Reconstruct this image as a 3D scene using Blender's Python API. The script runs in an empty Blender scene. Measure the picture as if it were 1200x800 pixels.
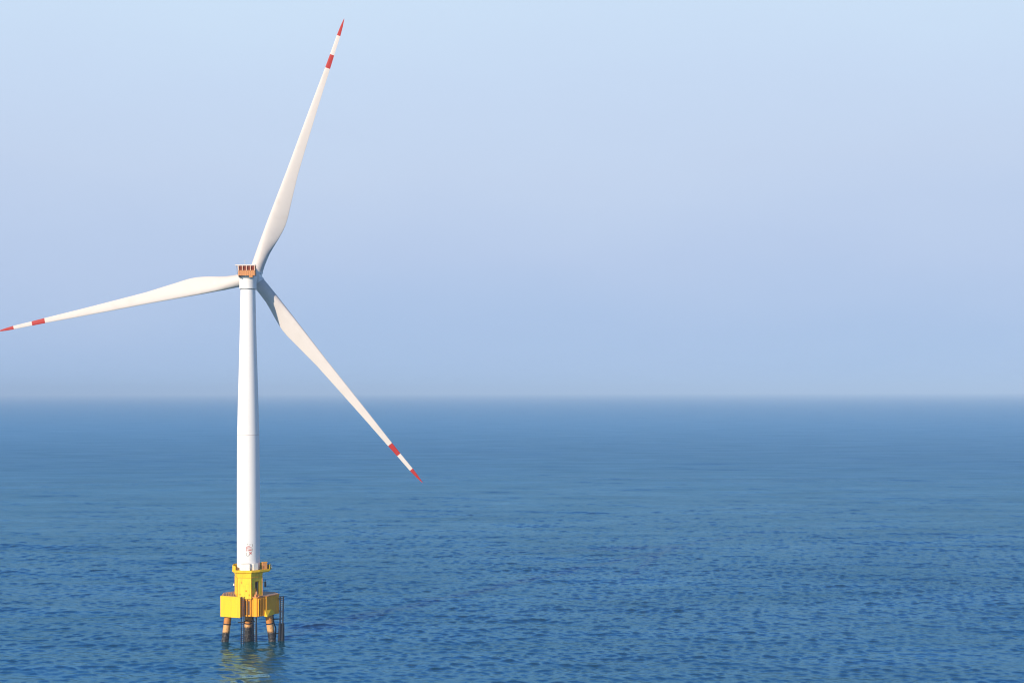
import bpy, bmesh, math, random
import numpy as np
from mathutils import Vector, Matrix

S = bpy.context.scene
C = S.collection
R = math.radians
rng = random.Random(7)

# ------------------------------------------------------------------ camera
CAM_H = 61.63
VIEW_AZ = 11.72                      # the turbine stands this many degrees left of the view axis
cam_d = bpy.data.cameras.new('camera')
cam = bpy.data.objects.new('camera', cam_d)
C.objects.link(cam)
cam.location = (0, 0, CAM_H)
cam.rotation_euler = (Matrix.Rotation(R(90), 3, 'X') @ Matrix.Rotation(R(-0.12), 3, 'Z')).to_euler()
cam_d.sensor_width = 36
cam_d.lens = 1495 / 1200 * 36
cam_d.shift_y = 58.5 / 1200
cam_d.clip_start = 1
cam_d.clip_end = 120000
S.camera = cam

# ------------------------------------------------------------------ light
SUN_EL, SUN_OFF = 22.0, 46.5         # sun behind the camera, 50 degrees left of the line to the turbine
az = R(SUN_OFF - VIEW_AZ)
to_sun_local = Vector((-math.sin(R(SUN_OFF)) * math.cos(R(SUN_EL)), -math.cos(R(SUN_OFF)) * math.cos(R(SUN_EL)), math.sin(R(SUN_EL))))
to_sun = Matrix.Rotation(R(VIEW_AZ), 3, 'Z') @ to_sun_local
sun_d = bpy.data.lights.new('sun', 'SUN')
sun_d.energy = 5.0
sun_d.angle = R(0.55)
sun_d.color = (1.0, 0.835, 0.65)
sun = bpy.data.objects.new('sun', sun_d)
C.objects.link(sun)
sun.rotation_euler = to_sun.to_track_quat('Z', 'Y').to_euler()
sun.location = to_sun * 500

def srgb(r, g, b):
    f = lambda c: (c / 255) / 12.92 if c / 255 <= 0.04045 else (((c / 255) + 0.055) / 1.055) ** 2.4
    return (f(r), f(g), f(b), 1.0)

W = bpy.data.worlds.new('World')
S.world = W
W.use_nodes = True
nt = W.node_tree
nt.nodes.clear()
N, L = nt.nodes.new, nt.links.new
out = N('ShaderNodeOutputWorld')
bg = N('ShaderNodeBackground')
sky = N('ShaderNodeTexSky')
sky.sky_type = 'NISHITA'
sky.sun_disc = False
sky.sun_elevation = R(SUN_EL)
sky.sun_rotation = math.atan2(to_sun.x, to_sun.y)
sky.altitude = 60
sky.air_density = 1.0
sky.dust_density = 0.4
sky.ozone_density = 3.0
mul = N('ShaderNodeMixRGB'); mul.blend_type = 'MULTIPLY'; mul.inputs[0].default_value = 1
mul.inputs[2].default_value = (0.9, 1.0, 1.15, 1)
L(sky.outputs[0], mul.inputs[1])
# pale haze bank low over the sea: colour by elevation, over the sky texture
tc = N('ShaderNodeTexCoord')
sep = N('ShaderNodeSeparateXYZ')
L(tc.outputs['Generated'], sep.inputs[0])
ramp = N('ShaderNodeValToRGB')
SC = 10.0 / 2 ** 0.25                             # background strength 0.1 -> colours written ten times up
els = [(0.0, (168, 196, 232)), (0.045, (174, 198, 233)), (0.10, (186, 205, 236)), (0.17, (197, 214, 240)),
       (0.23, (201, 220, 245)), (0.295, (206, 227, 249)), (0.33, (138, 193, 246)), (0.375, (78, 153, 230)), (0.50, (46, 118, 206))]
e = ramp.color_ramp.elements
while len(e) > 1:
    e.remove(e[-1])
e[0].position = els[0][0]; e[0].color = srgb(*els[0][1])
for p, c in els[1:]:
    k = e.new(p); k.color = srgb(*c)
# the haze is a little uneven from place to place
hmap = N('ShaderNodeMapping'); hmap.inputs['Scale'].default_value = (2.2, 2.2, 7.0)
L(tc.outputs['Generated'], hmap.inputs[0])
hn = N('ShaderNodeTexNoise'); hn.inputs['Scale'].default_value = 1.3; hn.inputs['Detail'].default_value = 3
L(hmap.outputs[0], hn.inputs['Vector'])
hz1 = N('ShaderNodeMath'); hz1.operation = 'MULTIPLY_ADD'; hz1.inputs[1].default_value = 0.09; hz1.inputs[2].default_value = -0.045
L(hn.outputs[0], hz1.inputs[0])
hz2 = N('ShaderNodeMath'); hz2.operation = 'ADD'
L(sep.outputs['Z'], hz2.inputs[0]); L(hz1.outputs[0], hz2.inputs[1])
L(hz2.outputs[0], ramp.inputs[0])
up = N('ShaderNodeMixRGB'); up.blend_type = 'MULTIPLY'; up.inputs[0].default_value = 1
up.inputs[2].default_value = (SC, SC, SC, 1)
L(ramp.outputs[0], up.inputs[1])
fac = N('ShaderNodeMapRange')
fac.interpolation_type = 'SMOOTHSTEP'
fac.inputs['From Min'].default_value = 0.45
fac.inputs['From Max'].default_value = 0.75
L(sep.outputs['Z'], fac.inputs['Value'])
mix = N('ShaderNodeMixRGB')
L(fac.outputs[0], mix.inputs[0])
L(up.outputs[0], mix.inputs[1])
L(mul.outputs[0], mix.inputs[2])
L(mix.outputs[0], bg.inputs[0])
bg.inputs[1].default_value = 0.1
L(bg.outputs[0], out.inputs[0])

S.view_settings.view_transform = 'Standard'
S.view_settings.look = 'None'
S.view_settings.exposure = 0.25
S.view_settings.gamma = 1.0
S.view_settings.use_curve_mapping = False
S.cycles.max_bounces = 8
S.cycles.use_denoising = True
S.cycles.pixel_filter_type = 'BLACKMAN_HARRIS'
S.cycles.filter_width = 1.1

# ------------------------------------------------------------------ materials
def new_mat(name):
    m = bpy.data.materials.new(name)
    m.use_nodes = True
    return m, m.node_tree, m.node_tree.nodes['Principled BSDF']

def paint(name, col, rough=0.45, dirt=None, dirt_amt=0.3, streak=True, scale=0.6, spec=0.4, metallic=0.0, bump=0.0):
    """Weathered paint: large tone drift, vertical run-down streaks, small specks."""
    m, t, b = new_mat(name)
    n, l = t.nodes.new, t.links.new
    tcx = n('ShaderNodeTexCoord')
    mp = n('ShaderNodeMapping')
    mp.inputs['Scale'].default_value = (2.4, 2.4, 0.25) if streak else (1, 1, 1)
    l(tcx.outputs['Object'], mp.inputs[0])
    n1 = n('ShaderNodeTexNoise'); n1.inputs['Scale'].default_value = scale; n1.inputs['Detail'].default_value = 7
    n1.inputs['Roughness'].default_value = 0.62
    l(mp.outputs[0], n1.inputs['Vector'])
    n2 = n('ShaderNodeTexNoise'); n2.inputs['Scale'].default_value = 1.7; n2.inputs['Detail'].default_value = 8
    n2.inputs['Roughness'].default_value = 0.7
    l(tcx.outputs['Object'], n2.inputs['Vector'])
    r1 = n('ShaderNodeMapRange'); r1.inputs['From Min'].default_value = 0.50; r1.inputs['From Max'].default_value = 0.78
    l(n1.outputs[0], r1.inputs[0])
    r2 = n('ShaderNodeMapRange'); r2.inputs['From Min'].default_value = 0.56; r2.inputs['From Max'].default_value = 0.80
    l(n2.outputs[0], r2.inputs[0])
    mx = n('ShaderNodeMath'); mx.operation = 'MAXIMUM'
    l(r1.outputs[0], mx.inputs[0]); l(r2.outputs[0], mx.inputs[1])
    am = n('ShaderNodeMath'); am.operation = 'MULTIPLY'; am.inputs[1].default_value = dirt_amt
    l(mx.outputs[0], am.inputs[0])
    cm = n('ShaderNodeMixRGB')
    cm.inputs[1].default_value = (*col, 1)
    d = dirt if dirt else tuple(c * 0.45 for c in col)
    cm.inputs[2].default_value = (*d, 1)
    l(am.outputs[0], cm.inputs[0])
    l(cm.outputs[0], b.inputs['Base Color'])
    rr = n('ShaderNodeMapRange'); rr.inputs['To Min'].default_value = rough; rr.inputs['To Max'].default_value = min(1, rough + 0.3)
    l(mx.outputs[0], rr.inputs[0]); b.inputs['Roughness'].default_value = 0.6
    b.inputs['Specular IOR Level'].default_value = spec
    b.inputs['Metallic'].default_value = metallic
    if bump:
        bp = n('ShaderNodeBump'); bp.inputs['Strength'].default_value = bump; bp.inputs['Distance'].default_value = 0.05
        l(n2.outputs[0], bp.inputs['Height']); l(bp.outputs[0], b.inputs['Normal'])
    return m

M = {}
M['white'] = paint('tower_white_paint', (0.80, 0.79, 0.77), 0.38, (0.62, 0.58, 0.52), 0.22)
M['blade'] = paint('blade_gelcoat', (0.60, 0.56, 0.53), 0.42, (0.44, 0.40, 0.36), 0.35, streak=False, scale=0.25)
M['red'] = paint('warning_red_paint', (0.38, 0.014, 0.010), 0.42, (0.48, 0.05, 0.05), 0.3, streak=False)
M['yellow'] = paint('yellow_marine_paint', (0.86, 0.52, 0.012), 0.5, (0.50, 0.22, 0.03), 0.5)
M['lemon'] = paint('bright_yellow_paint', (0.88, 0.58, 0.02), 0.5, (0.42, 0.19, 0.03), 0.75)
M['yellow_shade'] = paint('weathered_shade_yellow_paint', (0.82, 0.365, 0.013), 0.6, (0.30, 0.11, 0.03), 0.6, bump=0.2)  # weathered yellow made oranger and darker: wall shade put into the colour
M['orange'] = paint('orange_safety_paint', (0.54, 0.235, 0.08), 0.5, (0.32, 0.10, 0.04), 0.6)
M['rust'] = paint('rust_red_cooler', (0.30, 0.045, 0.015), 0.7, (0.16, 0.04, 0.02), 0.6)
M['cream'] = paint('cream_cabinet_paint', (0.80, 0.77, 0.69), 0.45, (0.5, 0.44, 0.32), 0.3)
M['beam'] = paint('pale_grey_beam_paint', (0.62, 0.56, 0.53), 0.5, (0.4, 0.33, 0.3), 0.4)
M['dark'] = paint('black_rubber_steel', (0.007, 0.010, 0.020), 0.55, (0.05, 0.05, 0.05), 0.5)
M['grey'] = paint('grey_galvanised_steel', (0.25, 0.26, 0.27), 0.5, (0.12, 0.1, 0.09), 0.5, metallic=0.3)
M['deck'] = paint('brown_deck_plating', (0.36, 0.24, 0.17), 0.75, (0.16, 0.09, 0.06), 0.7, streak=False, scale=1.5)
M['letter'] = paint('faded_red_lettering', (0.50, 0.12, 0.10), 0.5, (0.6, 0.35, 0.3), 0.6)
M['letter_grey'] = paint('faded_grey_lettering', (0.36, 0.33, 0.28), 0.5, (0.5, 0.45, 0.4), 0.6)
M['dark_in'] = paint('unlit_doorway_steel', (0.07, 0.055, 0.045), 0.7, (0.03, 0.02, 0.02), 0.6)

def leg_material(growth=0.0):
    """Yellow pile, with a black band of growth and coating in the tidal zone (object z = height above the sea)."""
    m, t, b = new_mat('pile_paint_with_tidal_growth')
    n, l = t.nodes.new, t.links.new
    tcx = n('ShaderNodeTexCoord'); sp = n('ShaderNodeSeparateXYZ')
    l(tcx.outputs['Object'], sp.inputs[0])
    ns = n('ShaderNodeTexNoise'); ns.inputs['Scale'].default_value = 1.3; ns.inputs['Detail'].default_value = 7
    l(tcx.outputs['Object'], ns.inputs['Vector'])
    a = n('ShaderNodeMath'); a.operation = 'MULTIPLY_ADD'; a.inputs[1].default_value = 2.0
    l(ns.outputs[0], a.inputs[0]); l(sp.outputs['Z'], a.inputs[2])
    rg = n('ShaderNodeMapRange'); rg.inputs['From Min'].default_value = 2.95 + growth; rg.inputs['From Max'].default_value = 3.55 + growth
    l(a.outputs[0], rg.inputs[0])
    n2 = n('ShaderNodeTexNoise'); n2.inputs['Scale'].default_value = 2.2; n2.inputs['Detail'].default_value = 8
    l(tcx.outputs['Object'], n2.inputs['Vector'])
    top = n('ShaderNodeMixRGB'); 
    pz = n('ShaderNodeMapRange'); pz.inputs['From Min'].default_value = 4.30; pz.inputs['From Max'].default_value = 4.36
    l(sp.outputs['Z'], pz.inputs[0])
    pm = n('ShaderNodeMixRGB'); pm.inputs[1].default_value = (0.66, 0.35, 0.12, 1); pm.inputs[2].default_value = (0.52, 0.20, 0.03, 1)
    l(pz.outputs[0], pm.inputs[0]); l(pm.outputs[0], top.inputs[1]); top.inputs[2].default_value = (0.34, 0.14, 0.04, 1)
    r2 = n('ShaderNodeMapRange'); r2.inputs['From Min'].default_value = 0.5; r2.inputs['From Max'].default_value = 0.75
    l(n2.outputs[0], r2.inputs[0]); l(r2.outputs[0], top.inputs[0])
    low = n('ShaderNodeMixRGB'); low.inputs[1].default_value = (0.010, 0.009, 0.010, 1); low.inputs[2].default_value = (0.12, 0.10, 0.085, 1)
    r3 = n('ShaderNodeMapRange'); r3.inputs['From Min'].default_value = 0.48; r3.inputs['From Max'].default_value = 0.7
    l(n2.outputs[0], r3.inputs[0]); l(r3.outputs[0], low.inputs[0])
    mx = n('ShaderNodeMixRGB')
    l(rg.outputs[0], mx.inputs[0]); l(low.outputs[0], mx.inputs[1]); l(top.outputs[0], mx.inputs[2])
    l(mx.outputs[0], b.inputs['Base Color'])
    b.inputs['Roughness'].default_value = 0.6
    bp = n('ShaderNodeBump'); bp.inputs['Strength'].default_value = 0.5; bp.inputs['Distance'].default_value = 0.05
    l(n2.outputs[0], bp.inputs['Height']); l(bp.outputs[0], b.inputs['Normal'])
    return m
M['leg'] = leg_material(0.25)
M['leg_grown'] = leg_material(1.1)

def sea_material():
    m, t, b = new_mat('sea_water')
    n, l = t.nodes.new, t.links.new
    geo = n('ShaderNodeNewGeometry')
    def noise(scale, detail, sx, sy, rough=0.6):
        mp = n('ShaderNodeMapping'); mp.inputs['Scale'].default_value = (sx, sy, 1)
        mp.inputs['Rotation'].default_value = (0, 0, R(-8))
        l(geo.outputs['Position'], mp.inputs[0])
        x = n('ShaderNodeTexNoise'); x.inputs['Scale'].default_value = scale; x.inputs['Detail'].default_value = detail
        x.inputs['Roughness'].default_value = rough
        l(mp.outputs[0], x.inputs['Vector'])
        return x.outputs[0]
    swell = noise(0.022, 4, 0.45, 1)       # patches of wind-ruffled water
    chop = noise(0.36, 6, 0.36, 1, 0.62)
    rip = noise(2.3, 5, 0.40, 1, 0.65)
    # water body colour drifts a little between patches
    cm = n('ShaderNodeMixRGB')
    cm.inputs[1].default_value = (0.002, 0.056, 0.086, 1)
    cm.inputs[2].default_value = (0.003, 0.069, 0.108, 1)
    rg = n('ShaderNodeMapRange'); rg.inputs['From Min'].default_value = 0.35; rg.inputs['From Max'].default_value = 0.65
    l(swell, rg.inputs[0]); l(rg.outputs[0], cm.inputs[0]); 
    # sky sheen of the distant sea put into its body colour, rising with distance
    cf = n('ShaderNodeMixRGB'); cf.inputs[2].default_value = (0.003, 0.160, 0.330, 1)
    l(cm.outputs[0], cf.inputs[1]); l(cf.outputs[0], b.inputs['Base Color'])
    # rougher out on the open water than in the near chop
    ln = n('ShaderNodeVectorMath'); ln.operation = 'LENGTH'; l(geo.outputs['Position'], ln.inputs[0])
    rr = n('ShaderNodeMapRange'); rr.interpolation_type = 'SMOOTHSTEP'
    rr.inputs['From Min'].default_value = 300; rr.inputs['From Max'].default_value = 1400
    rr.inputs['To Min'].default_value = 0.09; rr.inputs['To Max'].default_value = 0.40
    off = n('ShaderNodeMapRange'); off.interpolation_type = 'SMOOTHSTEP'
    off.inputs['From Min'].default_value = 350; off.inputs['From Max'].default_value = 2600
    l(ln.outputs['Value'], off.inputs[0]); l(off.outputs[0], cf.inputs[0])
    l(ln.outputs['Value'], rr.inputs[0]); l(rr.outputs[0], b.inputs['Roughness'])
    b.inputs['Specular IOR Level'].default_value = 0.0
    b1 = n('ShaderNodeBump'); b1.inputs['Strength'].default_value = 1.0; b1.inputs['Distance'].default_value = 0.16
    l(chop, b1.inputs['Height'])
    b2 = n('ShaderNodeBump'); b2.inputs['Strength'].default_value = 1.0; b2.inputs['Distance'].default_value = 0.045
    l(rip, b2.inputs['Height']); l(b1.outputs[0], b2.inputs['Normal'])
    upn = n('ShaderNodeCombineXYZ'); upn.inputs['Z'].default_value = 1.0     # light welling up from the depth does not follow the ripples
    l(upn.outputs[0], b.inputs['Normal'])
    gl = n('ShaderNodeBsdfGlossy'); gl.inputs['Color'].default_value = (0.46, 0.80, 1.0, 1)
    l(rr.outputs[0], gl.inputs['Roughness']); l(b2.outputs[0], gl.inputs['Normal'])
    fr = n('ShaderNodeFresnel'); fr.inputs['IOR'].default_value = 1.333
    l(b2.outputs[0], fr.inputs['Normal'])
    ms = n('ShaderNodeMixShader')
    fm = n('ShaderNodeMath'); fm.operation = 'MULTIPLY'; fm.inputs[1].default_value = 0.42 ; fm.use_clamp = True   # facets hide one another at low angles
    # cat's paws: wind-ruffled patches mirror less of the sky than slicker ones
    paw = noise(0.035, 9, 0.30, 1, 0.68)
    pr = n('ShaderNodeMapRange'); pr.inputs['From Min'].default_value = 0.28; pr.inputs['From Max'].default_value = 0.72
    pr.inputs['To Min'].default_value = 0.31; pr.inputs['To Max'].default_value = 0.50
    l(paw, pr.inputs[0]); l(pr.outputs[0], fm.inputs[1])
    l(fr.outputs[0], fm.inputs[0]); l(fm.outputs[0], ms.inputs[0]); l(b.outputs[0], ms.inputs[1]); l(gl.outputs[0], ms.inputs[2])
    l(ms.outputs[0], t.nodes['Material Output'].inputs['Surface'])
    return m
M['sea'] = sea_material()

# ------------------------------------------------------------------ sea: one sheet with real waves
def build_sea():
    dense = np.linspace(R(-33), R(33), 1150)
    coarse = np.linspace(R(33), R(327), 120)[1:-1]
    th = np.concatenate([dense, coarse])
    rr = [0.5, 40, 80, 105]
    r = 115.0
    while r < 30000:
        rr.append(r)
        r += 0.36 * max(1.0, r / 440) ** 2 if r < 3000 else r * 0.03
    rr.append(30000.0)
    rr = np.array(rr)
    nr, nth = len(rr), len(th)
    dr = np.gradient(rr)
    dth = np.gradient(dense).mean()
    Rg, Tg = np.meshgrid(rr.astype(np.float32), th.astype(np.float32), indexing='ij')
    X = Rg * np.sin(Tg); Y = Rg * np.cos(Tg)
    is_dense = (np.arange(nth) < len(dense))
    Z = np.zeros_like(X); DX = np.zeros_like(X); DY = np.zeros_like(X)
    g = np.random.RandomState(3)
    lam = np.exp(np.linspace(np.log(1.25), np.log(38.0), 90))
    near = rr < 2600
    rn = int(near.sum())
    Xn, Yn = X[:rn, :len(dense)], Y[:rn, :len(dense)]
    Tn = Tg[:rn, :len(dense)]
    drn = dr[:rn, None].astype(np.float32)
    dtn = (rr[:rn, None] * dth).astype(np.float32)
    z = np.zeros_like(Xn); dx = np.zeros_like(Xn); dy = np.zeros_like(Xn)
    for la in lam:
        k = 2 * np.pi / la
        # crests lie roughly across the view; short waves spread wider
        spread = 0.23 + 0.24 * np.clip((12 - la) / 10, 0, 1)
        ang = R(-98) + g.normal(0, spread)
        kx, ky = k * math.cos(ang), k * math.sin(ang)
        steep = 0.030 * (1.25 if la < 2.2 else 1.3 if la < 3.8 else 0.55 if la < 8 else 0.38)
        a = steep / k * (0.7 + 0.6 * g.rand())
        ph = g.rand() * 2 * np.pi
        kr = np.abs(kx * np.sin(Tn) + ky * np.cos(Tn)); kt = np.abs(kx * np.cos(Tn) - ky * np.sin(Tn))
        res = np.maximum(kr * drn, kt * dtn)              # phase step between neighbours
        amp = a * np.clip((2.4 - res) / 1.5, 0, 1)
        p = kx * Xn + ky * Yn + ph
        s, c = np.sin(p), np.cos(p)
        z += amp * c
        dx -= amp * (kx / k) * s * 0.9
        dy -= amp * (ky / k) * s * 0.9
    # gusts: patches of livelier and calmer water
    gust = 1 + 0.12 * np.sin(Xn * 0.021 + 1.3 * np.sin(Yn * 0.013)) * np.sin(Yn * 0.031 + Xn * 0.008 + 0.7)
    edge = np.clip((R(33) - np.abs(Tn)) / R(1), 0, 1) * np.clip((rr[:rn, None] - 117) / 8, 0, 1)
    gust = (gust * edge).astype(np.float32)
    Z[:rn, :len(dense)] = z * gust; DX[:rn, :len(dense)] = dx * gust; DY[:rn, :len(dense)] = dy * gust
    V = np.stack([X + DX, Y + DY, Z], -1).reshape(-1, 3).astype(np.float32)
    i = np.arange(nr - 1)[:, None]; j = np.arange(nth)[None, :]
    j2 = (j + 1) % nth
    q = np.stack([i * nth + j, i * nth + j2, (i + 1) * nth + j2, (i + 1) * nth + j], -1).reshape(-1, 4)[:, ::-1]
    me = bpy.data.meshes.new('sea')
    me.vertices.add(len(V)); me.vertices.foreach_set('co', V.ravel())
    me.loops.add(q.size); me.loops.foreach_set('vertex_index', q.ravel().astype(np.int32))
    me.polygons.add(len(q)); me.polygons.foreach_set('loop_start', (np.arange(len(q)) * 4).astype(np.int32))
    me.polygons.foreach_set('use_smooth', np.ones(len(q), dtype=bool))
    me.update(calc_edges=True)
    o = bpy.data.objects.new('sea', me)
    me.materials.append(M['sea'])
    C.objects.link(o)
    o['kind'] = 'structure'
    return o
sea = build_sea()

# ------------------------------------------------------------------ haze: even air over the sea
def build_haze():
    bm = bmesh.new()
    bmesh.ops.create_cube(bm, size=1)
    bmesh.ops.scale(bm, vec=(60400, 60400, 168), verts=bm.verts)
    bmesh.ops.translate(bm, vec=(0, 0, 80), verts=bm.verts)
    me = bpy.data.meshes.new('haze'); bm.to_mesh(me); bm.free()
    o = bpy.data.objects.new('haze', me); C.objects.link(o)
    m = bpy.data.materials.new('pale_sea_haze'); m.use_nodes = True
    t = m.node_tree; t.nodes.clear()
    pv = t.nodes.new('ShaderNodeVolumePrincipled')
    pv.inputs['Color'].default_value = (0.50, 0.72, 1.0, 1)
    pv.inputs['Density'].default_value = 1.3e-4
    pv.inputs['Anisotropy'].default_value = -0.16
    ou = t.nodes.new('ShaderNodeOutputMaterial')
    t.links.new(pv.outputs[0], ou.inputs['Volume'])
    me.materials.append(m)
    o['kind'] = 'stuff'
    return o
haze = build_haze()

# ------------------------------------------------------------------ mesh helpers
def link(name, bm, mat, parent, smooth=False, auto=None):
    bmesh.ops.recalc_face_normals(bm, faces=bm.faces)
    me = bpy.data.meshes.new(name)
    bm.to_mesh(me); bm.free()
    if smooth:
        me.polygons.foreach_set('use_smooth', [True] * len(me.polygons))
        if auto:
            me.set_sharp_from_angle(angle=R(auto))
    for mm in (mat if isinstance(mat, (list, tuple)) else [mat]):
        me.materials.append(mm)
    o = bpy.data.objects.new(name, me)
    C.objects.link(o)
    o.parent = parent
    return o

def box(bm, c, s, rz=0.0, bev=0.0):
    r = bmesh.ops.create_cube(bm, size=1)
    v = r['verts']
    bmesh.ops.scale(bm, vec=s, verts=v)
    if bev:
        es = list({e for x in v for e in x.link_edges})
        b = bmesh.ops.bevel(bm, geom=es, offset=bev, segments=2, affect='EDGES', profile=0.5)
        v = list({x for f in b['faces'] for x in f.verts} | {x for x in v if x.is_valid})
    if rz:
        bmesh.ops.rotate(bm, cent=(0, 0, 0), matrix=Matrix.Rotation(rz, 3, 'Z'), verts=v)
    bmesh.ops.translate(bm, vec=c, verts=v)

def tube(bm, p, q, r0, r1=None, n=12, caps=True):
    p, q = Vector(p), Vector(q)
    r1 = r0 if r1 is None else r1
    a = (q - p).normalized()
    u = a.orthogonal().normalized(); w = a.cross(u)
    A = [bm.verts.new(p + (u * math.cos(2 * math.pi * i / n) + w * math.sin(2 * math.pi * i / n)) * r0) for i in range(n)]
    B = [bm.verts.new(q + (u * math.cos(2 * math.pi * i / n) + w * math.sin(2 * math.pi * i / n)) * r1) for i in range(n)]
    for i in range(n):
        bm.faces.new((A[i], A[(i + 1) % n], B[(i + 1) % n], B[i]))
    if caps:
        bm.faces.new(A[::-1]); bm.faces.new(B)

def lathe(bm, prof, n=64, closed=True, c=(0, 0)):
    """prof: (radius, z) from bottom up"""
    rings = [[bm.verts.new((c[0] + r * math.cos(2 * math.pi * i / n), c[1] + r * math.sin(2 * math.pi * i / n), z)) for i in range(n)] for r, z in prof]
    for A, B in zip(rings, rings[1:]):
        for i in range(n):
            bm.faces.new((A[i], A[(i + 1) % n], B[(i + 1) % n], B[i]))
    if closed:
        bm.faces.new(rings[0][::-1]); bm.faces.new(rings[-1])

def prism(bm, pts, z0, z1, pts_top=None):
    T = pts_top or pts
    A = [bm.verts.new((x, y, z0)) for x, y in pts]
    B = [bm.verts.new((x, y, z1)) for x, y in T]
    n = len(pts)
    for i in range(n):
        bm.faces.new((A[i], A[(i + 1) % n], B[(i + 1) % n], B[i]))
    bm.faces.new(A[::-1]); bm.faces.new(B)

def polar(az_deg, r):
    """azimuth measured from the direction to the camera, positive to its right"""
    a = R(az_deg)
    return (r * math.sin(a), -r * math.cos(a))

def wall_strip(bm, p, q, z0, z1, th):
    """an upright plate from p to q, th thick, centred on the line"""
    p, q = Vector(p), Vector(q)
    d = (q - p); ln = d.length
    mid = (p + q) / 2
    box(bm, (mid.x, mid.y, (z0 + z1) / 2), (ln, th, z1 - z0), math.atan2(d.y, d.x))

# ------------------------------------------------------------------ the wind turbine
T = bpy.data.objects.new('wind_turbine', None)
C.objects.link(T)
T.location = (-65.35, 316, 0)
T.rotation_euler = (0, 0, R(VIEW_AZ))
T.empty_display_size = 10
T['label'] = 'white three-bladed wind turbine with red-banded blades on a yellow foundation standing in the sea'
T['category'] = 'wind turbine'

# ---- tower
prof = [(2.80, 17.9), (2.80, 26), (2.78, 36), (2.74, 46), (2.70, 51.05)]
prof2 = [(2.70, 51.13), (2.55, 57.3), (2.19, 70.0), (1.98, 78), (1.80, 87.2)]
bm = bmesh.new()
lathe(bm, prof + prof2, 96)
tower = link('tower', bm, M['white'], T, True, 40)
bm = bmesh.new()
lathe(bm, [(2.69, 51.0), (2.725, 51.02), (2.725, 51.16), (2.68, 51.18)], 96, False)
link('section_joint', bm, M['beam'], tower, True, 40)
bm = bmesh.new()
lathe(bm, [(2.79, 34.2), (2.795, 34.22), (2.795, 34.30), (2.78, 34.32)], 96, False)
link('section_joint', bm, M['white'], tower, True, 40)

# lettering painted on the tower: thin raised strips that follow its curve
def strip_on_tower(bm, pts, w, r=2.806, mi=0):
    """pts in metres: (sideways as seen from the front, z); w stroke width"""
    for (x0, z0), (x1, z1) in zip(pts, pts[1:]):
        d = Vector((x1 - x0, z1 - z0)); ln = max(d.length, 1e-4); d /= ln
        nrm = Vector((-d.y, d.x)) * w / 2
        ns = 5
        prev = None
        for i in range(ns + 1):
            t = -w / 2 / ln + (1 + w / ln) * i / ns
            px, pz = x0 + (x1 - x0) * t, z0 + (z1 - z0) * t
            row = []
            for s in (-1, 1):
                X, Zz = px + nrm.x * s, pz + nrm.y * s
                a = X / r
                row.append(bm.verts.new((r * math.sin(a), -r * math.cos(a), Zz)))
            if prev:
                bm.faces.new((prev[0], prev[1], row[1], row[0])).material_index = mi
            prev = row
PX = 1 / 4.73
def lp(px, py):                       # pixel position inside the block -> metres on the tower
    return ((px - 2.9) * PX + 0.0, 24.55 - py * PX)
red = bmesh.new()
strip_on_tower(red, [lp(0.6, 5.2), lp(5.9, 5.2)], 0.20)
strip_on_tower(red, [lp(1.0, 4.4), lp(1.0, 8.8)], 0.22, 2.809)
strip_on_tower(red, [lp(2.8, 7.5), lp(6.2, 7.5)], 0.16)
strip_on_tower(red, [lp(2.8, 8.6), lp(6.2, 8.6)], 0.18)
strip_on_tower(red, [lp(4.5, 7.5), lp(4.5, 8.6)], 0.2, 2.809)
strip_on_tower(red, [lp(4.2, 10.8), lp(6.0, 12.4)], 0.24)
strip_on_tower(red, [lp(6.0, 10.6), lp(4.3, 12.6)], 0.22, 2.809)
strip_on_tower(red, [lp(2.0, 3.4), lp(4.6, 3.9)], 0.14)
gy = red
strip_on_tower(gy, [lp(1.1, 0.5), lp(1.7, 1.5)], 0.14, mi=1)
strip_on_tower(gy, [lp(7.3, 1.4), lp(7.3, 4.0)], 0.14, mi=1)
strip_on_tower(gy, [lp(6.4, 5.6), lp(7.9, 5.6)], 0.12, mi=1)
strip_on_tower(gy, [lp(7.2, 7.2), lp(7.4, 7.8)], 0.2, mi=1)
strip_on_tower(gy, [lp(6.8, 9.8), lp(7.4, 8.9)], 0.12, mi=1)
strip_on_tower(gy, [lp(0.5, 11.0), lp(0.3, 12.8), lp(0.6, 14.4), lp(2.2, 15.0), lp(4.2, 13.4)], 0.13, mi=1)
strip_on_tower(gy, [lp(3.4, 1.2), lp(4.6, 2.2), lp(5.8, 1.3)], 0.1, mi=1)
link('tower_lettering', red, [M['letter'], M['letter_grey']], tower)

def pieces(name, mat, parent, fns, smooth=False):
    for f in fns:
        bm = bmesh.new(); f(bm)
        link(name, bm, mat, parent, smooth, 50 if smooth else None)

# ---- nacelle group, turned to the right of the line of sight
YAW = R(15.5)
NAC = Matrix.Rotation(-YAW, 4, 'Z')                       # local +y becomes the rotor axis direction
def nac(v):
    return NAC @ Vector(v)
def nac_bm(bm, dx=0.0):
    bmesh.ops.translate(bm, vec=(dx, 0, 0), verts=bm.verts)
    bmesh.ops.transform(bm, matrix=NAC, verts=bm.verts)

bm = bmesh.new()                                           # yaw collar under the nacelle
lathe(bm, [(1.86, 87.05), (2.06, 87.12), (2.08, 87.3), (2.08, 88.9), (2.20, 89.5), (2.22, 90.2)], 64)
link('yaw_collar', bm, M['white'], T, True, 35)
bm = bmesh.new()
lathe(bm, [(1.80, 86.9), (1.88, 86.92), (1.88, 87.04), (1.80, 87.05)], 64)
link('yaw_bearing', bm, M['grey'], T, True, 35)

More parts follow.
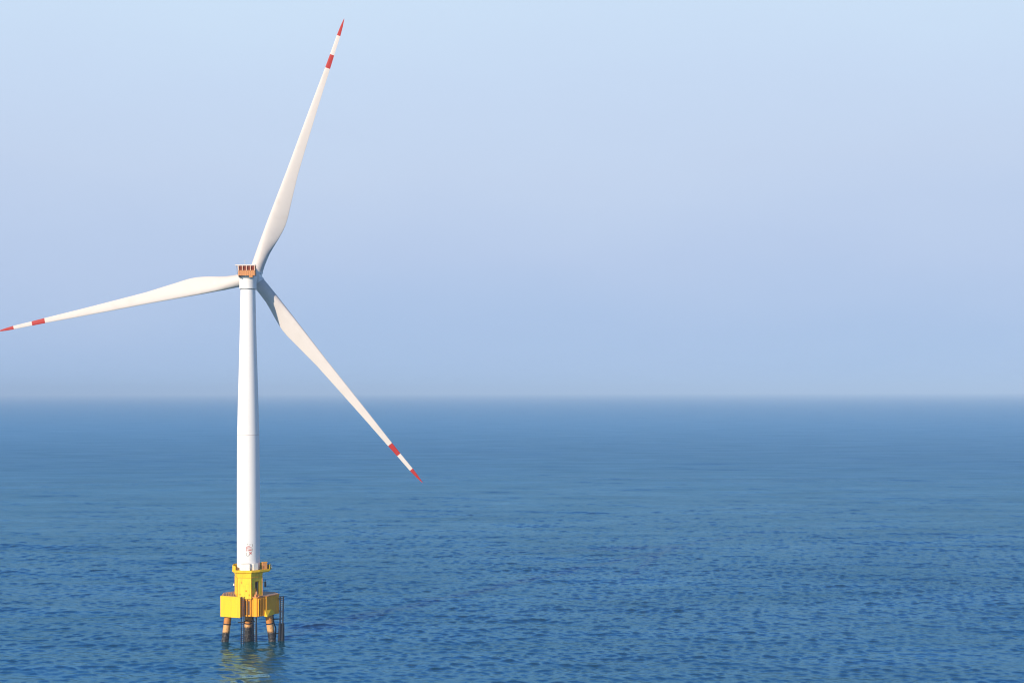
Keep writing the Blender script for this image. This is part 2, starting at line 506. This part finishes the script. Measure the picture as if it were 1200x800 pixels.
def superring(bm, y, cz, w, h, n=40, p=3.2):
    out = []
    for i in range(n):
        a = 2 * math.pi * i / n
        ca, sa = math.cos(a), math.sin(a)
        out.append(bm.verts.new((w * math.copysign(abs(ca) ** (2 / p), ca), y, cz + h * math.copysign(abs(sa) ** (2 / p), sa))))
    return out
bm = bmesh.new()
secs = [(-2.35, 91.1, 1.6, 1.35), (-2.2, 91.1, 1.85, 1.6), (-1.6, 91.0, 2.0, 1.8), (0.5, 90.9, 2.05, 1.9), (2.2, 90.75, 2.0, 1.9), (3.0, 90.65, 1.9, 1.85), (3.3, 90.65, 1.75, 1.7)]
rings = [superring(bm, y, cz, w, h) for y, cz, w, h in secs]
for A, B in zip(rings, rings[1:]):
    for i in range(40):
        bm.faces.new((A[i], A[(i + 1) % 40], B[(i + 1) % 40], B[i]))
bm.faces.new(rings[0]); bm.faces.new(rings[-1][::-1])
nac_bm(bm)
M['nacelle'] = paint('light_grey_nacelle_paint', (0.58, 0.58, 0.57), 0.45, (0.4, 0.36, 0.3), 0.3)
nacelle = link('nacelle', bm, M['nacelle'], T, True, 50)

# hoist and cooler cage on the back of the nacelle
yb = -3.25
bm = bmesh.new()
box(bm, (0, yb + 0.03, 90.80), (4.15, 0.10, 1.12), 0, 0.02)      # lower back panel
for k in range(4):
    box(bm, (-1.5 + k * 1.0, yb - 0.02, 91.42), (0.8, 0.10, 0.07))
box(bm, (-2.03, yb + 0.62, 90.80), (0.08, 1.2, 1.1))
box(bm, (2.03, yb + 0.62, 91.4), (0.08, 1.2, 2.3))
box(bm, (0, yb + 0.62, 90.22), (4.2, 1.35, 0.10), 0, 0.02)
for k in range(9):
    box(bm, (-1.85 + k * 0.46, yb - 0.05, 90.80), (0.05, 0.06, 1.08))
nac_bm(bm, 0.55)
cage = link('cooler_cage', bm, M['orange'], nacelle)
M['post'] = paint('faded_peach_paint', (0.66, 0.42, 0.30), 0.5, (0.45, 0.2, 0.1), 0.4)
for k in range(5):
    bm = bmesh.new(); box(bm, (-2.0 + k * 1.0, yb - 0.05, 91.95), (0.20, 0.16, 1.26), 0, 0.02); nac_bm(bm, 0.55)
    link('cage_post', bm, M['post'], cage)
bm = bmesh.new()
for k in range(4):
    box(bm, (-1.5 + k * 1.0, yb + 0.22, 91.98), (0.82, 0.12, 1.18))
    for j in range(7):
        box(bm, (-1.84 + k * 1.0 + j * 0.113, yb + 0.13, 91.98), (0.03, 0.08, 1.12))
nac_bm(bm, 0.55)
link('radiator', bm, M['rust'], cage)
bm = bmesh.new()
box(bm, (-0.38, yb + 0.1, 92.72), (5.0, 0.34, 0.24), 0, 0.03)
box(bm, (-0.38, yb + 1.25, 92.72), (5.0, 0.12, 0.16), 0, 0.02)
box(bm, (2.05, yb + 0.66, 92.70), (0.12, 1.1, 0.16), 0, 0.02)
nac_bm(bm, 0.55)
link('top_beam', bm, M['beam'], cage)
bm = bmesh.new()
tube(bm, (-2.5, yb + 0.1, 92.6), (-2.35, yb + 0.2, 90.4), 0.05, n=8)
tube(bm, (-2.5, yb + 1.2, 92.6), (-2.35, yb + 1.1, 90.4), 0.05, n=8)
tube(bm, (-2.38, yb + 0.2, 90.9), (-2.02, yb + 0.2, 90.9), 0.04, n=8)
tube(bm, (-2.45, yb + 0.2, 91.7), (-2.02, yb + 0.2, 91.7), 0.04, n=8)
nac_bm(bm, 0.55)
link('side_rail', bm, M['grey'], cage)
bm = bmesh.new()
box(bm, (1.05, yb + 0.3, 89.95), (0.9, 0.5, 0.45), 0, 0.04)
nac_bm(bm, 0.55)
link('hoist_motor', bm, M['orange'], cage)
bm = bmesh.new()
box(bm, (-1.9, yb + 0.5, 90.0), (0.3, 0.8, 0.35), 0, 0.04)
nac_bm(bm, 0.55)
link('cable_hatch', bm, M['dark'], cage)
bm = bmesh.new()                                            # wind sensor mast, barely visible
tube(bm, (-0.9, -1.6, 92.7), (-0.9, -1.6, 94.1), 0.03, n=8)
tube(bm, (-1.15, -1.6, 94.0), (-0.65, -1.6, 94.0), 0.025, n=8)
nac_bm(bm, 0.55)
link('wind_sensor', bm, M['beam'], nacelle)

# ---- rotor: hub and three blades
TILT = R(3.0)
ax = (NAC @ Matrix.Rotation(TILT, 4, 'X')) @ Vector((0, 1, 0)); ax = Vector(ax[:3]).normalized()
eu = Vector((math.cos(YAW), -math.sin(YAW), 0))
ev = eu.cross(ax).normalized()
HUB = Vector((0, 0, 90.20)) + ax * 5.7

bm = bmesh.new()                                            # spinner: rounded nose along the axis
prof = [(1.55, -1.75), (1.80, -1.6), (1.95, -0.9), (2.0, 0.0), (1.9, 0.9), (1.55, 1.7), (1.0, 2.25), (0.45, 2.5), (0.05, 2.56)]
lathe(bm, prof, 48)
rot = Matrix((eu, ev, ax)).transposed().to_4x4()            # z of the lathe -> axis
bmesh.ops.transform(bm, matrix=Matrix.Translation(HUB) @ rot, verts=bm.verts)
hub = link('rotor_hub', bm, M['white'], T, True, 40)

RAD = 67.4
def interp(x, tab):
    for (a, b), (c, d) in zip(tab, tab[1:]):
        if x <= c:
            t = (x - a) / (c - a)
            t = t * t * (3 - 2 * t) if False else t
            return b + (d - b) * t
    return tab[-1][1]
LE = [(0.02, 1.60), (0.06, 1.62), (0.12, 1.60), (0.215, 1.46), (0.30, 1.28), (0.41, 1.03), (0.55, 0.86), (0.677, 0.68), (0.81, 0.45), (0.862, 0.40), (0.935, 0.37), (0.97, 0.27), (0.99, 0.13), (1.0, 0.04)]
TE = [(0.02, 1.60), (0.06, 1.55), (0.10, 1.74), (0.13, 2.12), (0.165, 2.64), (0.195, 2.98), (0.22, 3.14), (0.25, 3.08), (0.30, 2.70), (0.41, 1.95), (0.55, 1.50), (0.677, 1.14), (0.81, 0.85), (0.862, 0.70), (0.935, 0.56), (0.97, 0.36), (0.99, 0.16), (1.0, 0.04)]
TH = [(0.02, 1.0), (0.06, 0.98), (0.10, 0.80), (0.15, 0.45), (0.22, 0.28), (0.35, 0.23), (0.6, 0.20), (1.0, 0.17)]
TW = [(0.02, 13), (0.2, 12), (0.35, 7), (0.6, 2.5), (1.0, -1)]
def section(x, n=32):
    """closed outline in (chordwise, thickness); chordwise + is the trailing edge"""
    le, te = interp(x, LE), interp(x, TE)
    ch = le + te
    th = interp(x, TH)
    k = min(1, max(0, (x - 0.05) / 0.15))                    # 0 circle -> 1 aerofoil
    k = k * k * (3 - 2 * k)
    tw = R(interp(x, TW))
    pts = []
    for i in range(n):
        a = 2 * math.pi * i / n
        cx = 0.5 - 0.5 * math.cos(a)                         # 0 nose .. 1 tail
        yc = 0.5 * math.sin(a)
        sgn = 1 if math.sin(a) >= 0 else -1
        yt = 5 * 0.2 * (0.2969 * math.sqrt(cx) - 0.1260 * cx - 0.3516 * cx ** 2 + 0.2843 * cx ** 3 - 0.1015 * cx ** 4) / 0.2
        ya = sgn * yt * (0.75 if sgn < 0 else 1.25)          # camera side (minus) is the fuller side
        yy = ((1 - k) * yc + k * ya) * th * ch
        xx = -le + cx * ch
        pts.append((xx * math.cos(tw) - yy * math.sin(tw), xx * math.sin(tw) + yy * math.cos(tw)))
    return pts

def loft(x0, x1, n, frame, grow=1.0):
    bm = bmesh.new()
    prev = None
    for i in range(n + 1):
        x = x0 + (x1 - x0) * i / n
        ring = []
        for cx, cy in section(x):
            ring.append(bm.verts.new(frame(x, cx * grow, cy * grow)))
        if prev:
            m = len(ring)
            for j in range(m):
                bm.faces.new((prev[j], prev[(j + 1) % m], ring[(j + 1) % m], ring[j]))
        else:
            bm.faces.new(ring[::-1])
        prev = ring
    bm.faces.new(prev)
    return bm

BLADES = ((69.63, 1.0108), (191.16, 1.0157), (309.15, 0.9929))
for az_deg, scale in BLADES:
    a = R(az_deg)
    d = eu * math.cos(a) + ev * math.sin(a)
    tdir = eu * math.sin(a) - ev * math.cos(a)               # clockwise seen from behind: the trailing side
    def frame(x, cx, cy, d=d, tdir=tdir, scale=scale):
        return HUB + d * (x * RAD * scale) + tdir * cx + ax * (cy + 0.9 * x * x - 0.6 * x)
    blade = link('blade', loft(0.022, 0.811, 90, frame), M['blade'], T, True, 60)
    link('red_band', loft(0.811, 0.862, 6, frame), M['red'], blade, True, 60)
    link('white_band', loft(0.862, 0.935, 8, frame), M['blade'], blade, True, 60)
    link('red_tip', loft(0.935, 1.0, 14, frame), M['red'], blade, True, 60)
    bm = bmesh.new()                                          # root collar where the blade meets the hub
    tube(bm, HUB + d * 1.45, HUB + d * 1.95, 1.72, 1.70, 40)
    link('blade_root', bm, M['white'], blade, True, 40)

# ---- column under the tower (six-sided)
HEX = [-50, 10, 70, 130, 190, 250]
RC = 3.52
z0c, z1c = 10.9, 17.2
bm = bmesh.new()
cor = [polar(h, RC) for h in HEX]
flare = [polar(h, RC * 1.06) for h in HEX]
def wall_with_hole(bm, p, q, z0, z1, u0, u1, v0, v1, depth):
    p, q = Vector(p), Vector(q)
    nrm = Vector((q - p).to_tuple()); nrm = Vector((nrm.y, -nrm.x)).normalized()
    P = lambda u, z, dd=0: bm.verts.new((*(p + (q - p) * u - nrm * dd), z))
    us, zs = (0, u0, u1, 1), (z0, v0, v1, z1)
    g = [[P(u, z) for z in zs] for u in us]
    for i in range(3):
        for j in range(3):
            if (i, j) != (1, 1):
                bm.faces.new((g[i][j], g[i + 1][j], g[i + 1][j + 1], g[i][j + 1]))
    b = [P(u0, v0, depth), P(u1, v0, depth), P(u1, v1, depth), P(u0, v1, depth)]
    f = [g[1][1], g[2][1], g[2][2], g[1][2]]
    for i in range(4):
        bm.faces.new((f[i], f[(i + 1) % 4], b[(i + 1) % 4], b[i]))
    bm.faces.new(b)
for i in range(6):
    p, q = cor[i], cor[(i + 1) % 6]
    if i == 1:
        wall_with_hole(bm, p, q, z0c, 16.1, 0.36, 0.72, 11.8, 15.1, 0.9)
    else:
        bm.faces.new([bm.verts.new((*p, z0c)), bm.verts.new((*q, z0c)), bm.verts.new((*q, 16.1)), bm.verts.new((*p, 16.1))])
    f0, f1 = flare[i], flare[(i + 1) % 6]
    bm.faces.new([bm.verts.new((*p, 16.1)), bm.verts.new((*q, 16.1)), bm.verts.new((*f1, z1c)), bm.verts.new((*f0, z1c))])
bmesh.ops.remove_doubles(bm, verts=bm.verts, dist=0.001)
column = link('support_column', bm, M['lemon'], T)
bm = bmesh.new()                                              # edge beads and a stiffener line
for i in range(6):
    tube(bm, (*cor[i], z0c), (*cor[i], 16.1), 0.07, n=8)
    wall_strip(bm, polar(HEX[i], RC * 1.012), polar(HEX[(i + 1) % 6], RC * 1.012), 16.02, 16.16, 0.08)
link('stiffener', bm, M['yellow_shade'], column)
def on_face(i, u, off):
    p, q = Vector(cor[i]), Vector(cor[(i + 1) % 6])
    d = (q - p).normalized(); nrm = Vector((d.y, -d.x))
    c = p + (q - p) * u + nrm * off
    return c, math.atan2(d.y, d.x)
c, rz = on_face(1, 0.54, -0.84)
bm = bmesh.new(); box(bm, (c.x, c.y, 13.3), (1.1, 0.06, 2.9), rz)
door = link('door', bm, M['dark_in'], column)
bm = bmesh.new()
c2, _ = on_face(1, 0.47, -0.4); box(bm, (c2.x, c2.y, 12.6), (0.35, 0.4, 1.5), rz, 0.04)
link('control_box', bm, M['yellow_shade'], column)
c2, _ = on_face(1, 0.64, -0.3)
bm = bmesh.new(); tube(bm, (c2.x, c2.y, 11.8), (c2.x, c2.y, 14.9), 0.10, n=10)
link('cable_pipe', bm, M['grey'], column)
for i, u, zz, s in ((0, 0.30, 14.9, (0.28, 0.10, 0.5)), (0, 0.62, 12.9, (0.4, 0.12, 0.35)), (0, 0.18, 12.0, (0.3, 0.1, 0.3)), (0, 0.86, 11.9, (0.3, 0.1, 0.4))):
    c2, rz2 = on_face(i, u, 0.05)
    bm = bmesh.new(); box(bm, (c2.x, c2.y, zz), s, rz2, 0.02)
    link('junction_box', bm, M['yellow_shade'], column)
bm = bmesh.new()                                              # pump standing before the doorway
c2, rz2 = on_face(1, 0.28, 0.85)
box(bm, (c2.x, c2.y, 11.6), (0.9, 0.7, 0.9), rz2, 0.06)
tube(bm, (c2.x, c2.y, 12.0), (c2.x, c2.y, 12.75), 0.28, 0.22, 14)
tube(bm, (c2.x + 0.5, c2.y - 0.2, 11.6), (c2.x + 1.0, c2.y + 0.2, 11.6), 0.18, n=12)
link('pump', bm, M['orange'], T)
bm = bmesh.new()                                              # black horn hung off the right side
tube(bm, (3.2, -0.6, 14.6), (4.0, -0.75, 14.6), 0.05, n=8)
box(bm, (4.05, -0.75, 14.0), (0.42, 0.42, 1.3), 0.3, 0.06)
tube(bm, (4.05, -0.75, 14.6), (4.2, -0.8, 15.2), 0.06, n=8)
link('fog_horn', bm, M['dark'], column)
bm = bmesh.new()
tube(bm, (-3.2, -0.9, 14.1), (-3.55, -1.0, 14.1), 0.04, n=8)
tube(bm, (-3.55, -1.0, 14.0), (-3.55, -1.0, 14.5), 0.16, 0.14, 12)
link('navigation_light', bm, M['cream'], column)

# ---- upper platform round the tower foot
UP = [(-3.2, -2.75), (0.7, -3.95), (2.7, -3.0), (5.2, -1.2), (5.5, 0.9), (3.6, 3.0), (-0.6, 4.1), (-3.75, 2.4), (-3.95, -0.6)]
bm = bmesh.new()
prism(bm, [(x * 0.93, y * 0.93) for x, y in UP], 17.15, 17.45, UP)
prism(bm, UP, 17.452, 17.90)
up_plat = link('upper_platform', bm, M['yellow'], T)
bm = bmesh.new()                                              # solid kerb panels round the edge
n = len(UP)
for i in range(n):
    if i in (3, 4, 5, 6, 7, 8):
        wall_strip(bm, [c * 0.975 for c in UP[i]], [c * 0.975 for c in UP[(i + 1) % n]], 17.9, 18.95 if i != 4 else 18.6, 0.08)
link('parapet', bm, M['yellow'], up_plat)
bm = bmesh.new()
box(bm, (-0.75, -3.05, 18.72), (2.25, 0.55, 1.62), R(-14), 0.04)
cab = link('equipment_cabinet', bm, M['cream'], up_plat)
bm = bmesh.new()
box(bm, (-0.75, -3.05, 19.56), (2.0, 0.6, 0.07), R(-14))
link('cabinet_lid', bm, M['grey'], cab)
bm = bmesh.new()
box(bm, (1.62, -2.75, 18.70), (1.35, 0.5, 1.58), R(30), 0.04)
link('equipment_cabinet', bm, M['cream'], up_plat)
bm = bmesh.new()
box(bm, (3.85, -1.2, 18.72), (1.15, 0.9, 1.64), R(14), 0.05)
cab3 = link('equipment_cabinet', bm, M['orange'], up_plat)
bm = bmesh.new()
box(bm, (3.85, -1.2, 19.58), (1.3, 1.05, 0.08), R(14))
link('cabinet_lid', bm, M['yellow_shade'], cab3)
bm = bmesh.new()
tr = bmesh.ops.create_circle(bm, segments=4, radius=0.01)     # pale ring added for the lit rim edge at the right end
bm.clear()
Rm, rm = 0.42, 0.13
vs = [[bm.verts.new((5.62 + rm * math.sin(b), -0.15 + (Rm + rm * math.cos(b)) * math.cos(a), 18.2 + (Rm + rm * math.cos(b)) * math.sin(a)))
       for b in [2 * math.pi * j / 10 for j in range(10)]] for a in [2 * math.pi * i / 24 for i in range(24)]]
for i in range(24):
    for j in range(10):
        bm.faces.new((vs[i][j], vs[(i + 1) % 24][j], vs[(i + 1) % 24][(j + 1) % 10], vs[i][(j + 1) % 10]))
link('lit_rim_ring', bm, M['cream'], up_plat, True)
for x, y in ((2.75, -2.6), (4.85, -1.0)):
    bm = bmesh.new(); tube(bm, (x, y, 17.9), (x, y, 19.2), 0.06, n=8)
    link('rail_post', bm, M['dark'], up_plat)

# ---- foundation box on the piles
ZB, ZT = 6.55, 11.35
PLAN = [(-6.65, -0.2), (-2.0, -3.3), (-1.75, -3.05), (-1.35, -2.35), (0.9, -2.95), (2.1, -3.9), (3.8, -2.5), (4.6, -2.2), (7.45, 0.35),
        (6.4, 4.0), (2.0, 6.6), (-3.0, 6.4), (-6.4, 3.4)]
bm = bmesh.new()
prism(bm, PLAN, ZB, ZT)
es = [e for e in bm.edges]
fbox = link('foundation_box', bm, M['yellow_shade'], T)
def off_line(p, q, u, off):
    p, q = Vector(p), Vector(q); d = (q - p).normalized(); nrm = Vector((d.y, -d.x))
    return p + (q - p) * u + nrm * off, math.atan2(d.y, d.x)
# big flat panel on the left arm, standing past the body below and above
bm = bmesh.new()
c, rz = off_line(PLAN[0], PLAN[1], 0.49, 0.06)
box(bm, (c.x, c.y, (ZB + ZT) / 2 - 0.02), (5.75, 0.10, ZT - ZB + 0.35), rz, 0.03)
link('wall_panel', bm, M['yellow'], fbox)
bm = bmesh.new()
c, rz = off_line(PLAN[0], PLAN[1], 0.48, 0.13)
box(bm, (c.x, c.y, ZB - 0.02), (5.5, 0.10, 0.22), rz)
link('panel_flange', bm, M['yellow'], fbox)
bm = bmesh.new(); box(bm, (c.x, c.y, ZT + 0.03), (5.5, 0.10, 0.14), rz)
link('panel_flange', bm, M['yellow'], fbox)
# ribs in the middle bay and on the right hand side wall
ZM, ZH = (ZB + ZT) / 2, ZT - ZB
for a_, b_, u, off, size in [(3, 4, u, 0.16, (0.12, 0.36, ZH - 0.1)) for u in (0.12, 0.45, 0.82)] + \
        [(4, 5, u, 0.08, (0.16, 0.18, ZH - 0.1)) for u in (0.10, 0.9)] + \
        [(5, 6, u, 0.14, (0.10, 0.30, ZH - 0.5)) for u in (0.12, 0.34, 0.56, 0.78)] + [(6, 7, 0.5, 0.10, (0.3, 0.22, ZH - 0.1))]:
    c, rz = off_line(PLAN[a_], PLAN[b_], u, off)
    bm = bmesh.new(); box(bm, (c.x, c.y, ZM - (0.1 if a_ == 5 else 0)), size, rz)
    link('rib', bm, M['yellow_shade'], fbox)
for a_, b_, u, w in ((3, 4, 0.30, 0.30), (3, 4, 0.64, 0.34), (5, 6, 0.23, 0.20), (5, 6, 0.45, 0.20)):
    c, rz = off_line(PLAN[a_], PLAN[b_], u, 0.03)
    bm = bmesh.new(); box(bm, (c.x, c.y, ZM - 0.3), (w, 0.05, ZH - 1.4), rz)
    link('vent_slot', bm, M['dark_in'], fbox)
bm = bmesh.new()                                              # top rail over the middle bay and right wall
for a_, b_ in ((4, 5), (5, 6), (6, 7), (7, 8)):
    p, _ = off_line(PLAN[a_], PLAN[b_], 0.01, 0.12); q, _ = off_line(PLAN[a_], PLAN[b_], 0.99, 0.12)
    wall_strip(bm, p, q, ZT - 0.10, ZT + 0.10, 0.2)
wall_strip(bm, (-1.3, -2.35), (0.9, -2.95), ZT - 0.25, ZT + 0.08, 0.5)
link('top_flange', bm, M['orange'], fbox)
# wedge added at the foot of the right hand wall, shaped as its sunlit patch
bm = bmesh.new()
p, q = Vector(PLAN[6]), Vector(PLAN[8])
d = (q - p).normalized(); nrm = Vector((d.y, -d.x))
b0 = [p + d * -0.2 + nrm * 1.35, p + d * 3.2 + nrm * 0.30]
t0 = [p + d * -0.1 + nrm * 0.05, p + d * 2.2 + nrm * 0.05]
v = [bm.verts.new((*b0[0], ZB - 0.1)), bm.verts.new((*b0[1], ZB + 0.1)), bm.verts.new((*t0[1], ZB + 1.6)), bm.verts.new((*t0[0], ZB + 1.85)),
     bm.verts.new((*(p - d * 0.2), ZB - 0.1)), bm.verts.new((*(p + d * 3.2), ZB + 0.1))]
for f in ((0, 1, 2, 3), (0, 4, 5, 1), (0, 3, 4), (1, 5, 2), (2, 5, 4, 3)):
    bm.faces.new([v[i] for i in f])
link('sun_patch_wedge', bm, M['yellow'], fbox)
bm = bmesh.new()                                              # deck plating on top, 4 cm up, inside the edge
prism(bm, [(x * 0.95, y * 0.95) for x, y in PLAN], ZT + 0.003, ZT + 0.045)
deck = link('deck', bm, M['deck'], fbox)
for k in range(8):
    t = k / 7
    x, y = -6.0 + 2.9 * t, -0.05 - 1.6 * t + 0.9
    bm = bmesh.new(); box(bm, (x, y, ZT + 0.26), (0.16, 0.42, 0.42), R(-33))
    link('bollard', bm, M['deck'], deck)
bm = bmesh.new()
for k in range(9):
    t = k / 8
    x, y = -6.1 + 3.1 * t, 0.1 + 2.2 * t + 0.9
    tube(bm, (x, y, ZT), (x, y, ZT + 0.6), 0.045, n=6)
tube(bm, (-6.1, 1.0, ZT + 0.6), (-3.0, 3.2, ZT + 0.6), 0.05, n=6)
tube(bm, (-6.1, 1.0, ZT + 0.32), (-3.0, 3.2, ZT + 0.32), 0.04, n=6)
link('deck_rail', bm, M['yellow_shade'], deck)

# ---- piles
def pile(tx, ty, bx, by, r, mat='leg'):
    bm = bmesh.new()
    d = Vector((bx - tx, by - ty, -ZB))
    bot = Vector((tx, ty, ZB)) + d * 1.5
    n = 28
    steps = 14
    prev = None
    top = Vector((tx, ty, ZB - 0.002))
    for i in range(steps + 1):
        c = top.lerp(bot, i / steps)
        ring = [bm.verts.new((c.x + r * math.cos(2 * math.pi * j / n), c.y + r * math.sin(2 * math.pi * j / n), c.z)) for j in range(n)]
        if prev:
            for j in range(n):
                bm.faces.new((prev[j], prev[(j + 1) % n], ring[(j + 1) % n], ring[j]))
        prev = ring
    o = link('leg', bm, M[mat], T, True)
    bm = bmesh.new()
    u = d.normalized()
    c = Vector((tx, ty, ZB)) + u * 2.25
    tube(bm, c - u * 0.13, c + u * 0.13, r + 0.10, n=28)
    link('leg_collar', bm, M['dark'], o, True, 40)
    return o
pile(-4.95, 0.7, -5.75, 0.3, 0.88)
pile(4.85, -0.8, 5.7, -1.1, 0.88)
pile(-0.05, 0.9, -0.15, 1.3, 0.92, 'leg_grown')
pile(0.4, 4.6, 0.5, 5.4, 0.80)

# ---- boat landings: dark fender tubes with ladder rungs
def landing(x0, x1, y, zt, tie, fat=False, lean=0.0, rad=0.17):
    bm = bmesh.new()
    for x in (x0, x1):
        tube(bm, (x, y, zt), (x - lean, y, -2.0), rad, n=10)
        tube(bm, (x - lean * 0.45, y, 4.2), (x - lean, y, -2.0), rad * 1.3 if not fat else 0.36, rad * 1.6 if not fat else 0.52, n=12)
    o = link('boat_landing', bm, M['dark'], T, True, 50)
    z = -0.4
    while z < zt - 0.2:
        t = (zt - z) / (zt + 2)
        bm = bmesh.new(); tube(bm, (x0 - lean * t, y, z), (x1 - lean * t, y, z), 0.06, n=6)
        link('ladder_rung', bm, M['grey'], o)
        z += 0.48
    for p, q in tie:
        bm = bmesh.new(); tube(bm, p, q, 0.14, n=10)
        link('brace', bm, M['dark'], o, True, 50)
landing(7.75, 8.45, -0.6, 10.9, (((5.3, -0.9, 5.35), (8.4, -0.6, 5.35)), ((7.3, 0.4, 10.2), (8.1, -0.55, 10.2)), ((7.3, 0.4, 7.2), (8.1, -0.55, 7.2)), ((5.6, -1.0, 1.6), (8.0, -0.6, 1.9))), True, 0.25)
landing(-1.70, -1.1, -2.95, 11.5, (((-2.6, -2.9, 5.2), (-0.9, -2.9, 5.2)), ((-1.4, -2.9, 5.2), (-0.3, 0.2, 5.2))), False, 0.15, 0.09)
landing(1.05, 1.85, -0.7, 6.5, (((0.2, 0.8, 4.9), (1.5, -0.7, 4.9)), ((0.2, 1.0, 1.4), (1.5, -0.7, 1.4))), False, 0.0)
bm = bmesh.new()                                              # hose hanging beside the right hand pile
pts = [Vector((5.9, -0.3, 6.4)), Vector((6.05, -0.4, 4.6)), Vector((6.6, -0.5, 3.0)), Vector((6.55, -0.5, 1.2)), Vector((6.3, -0.5, -1))]
for p, q in zip(pts, pts[1:]):
    tube(bm, p, q, 0.16, n=10)
link('cable_tube', bm, M['dark'], T, True)
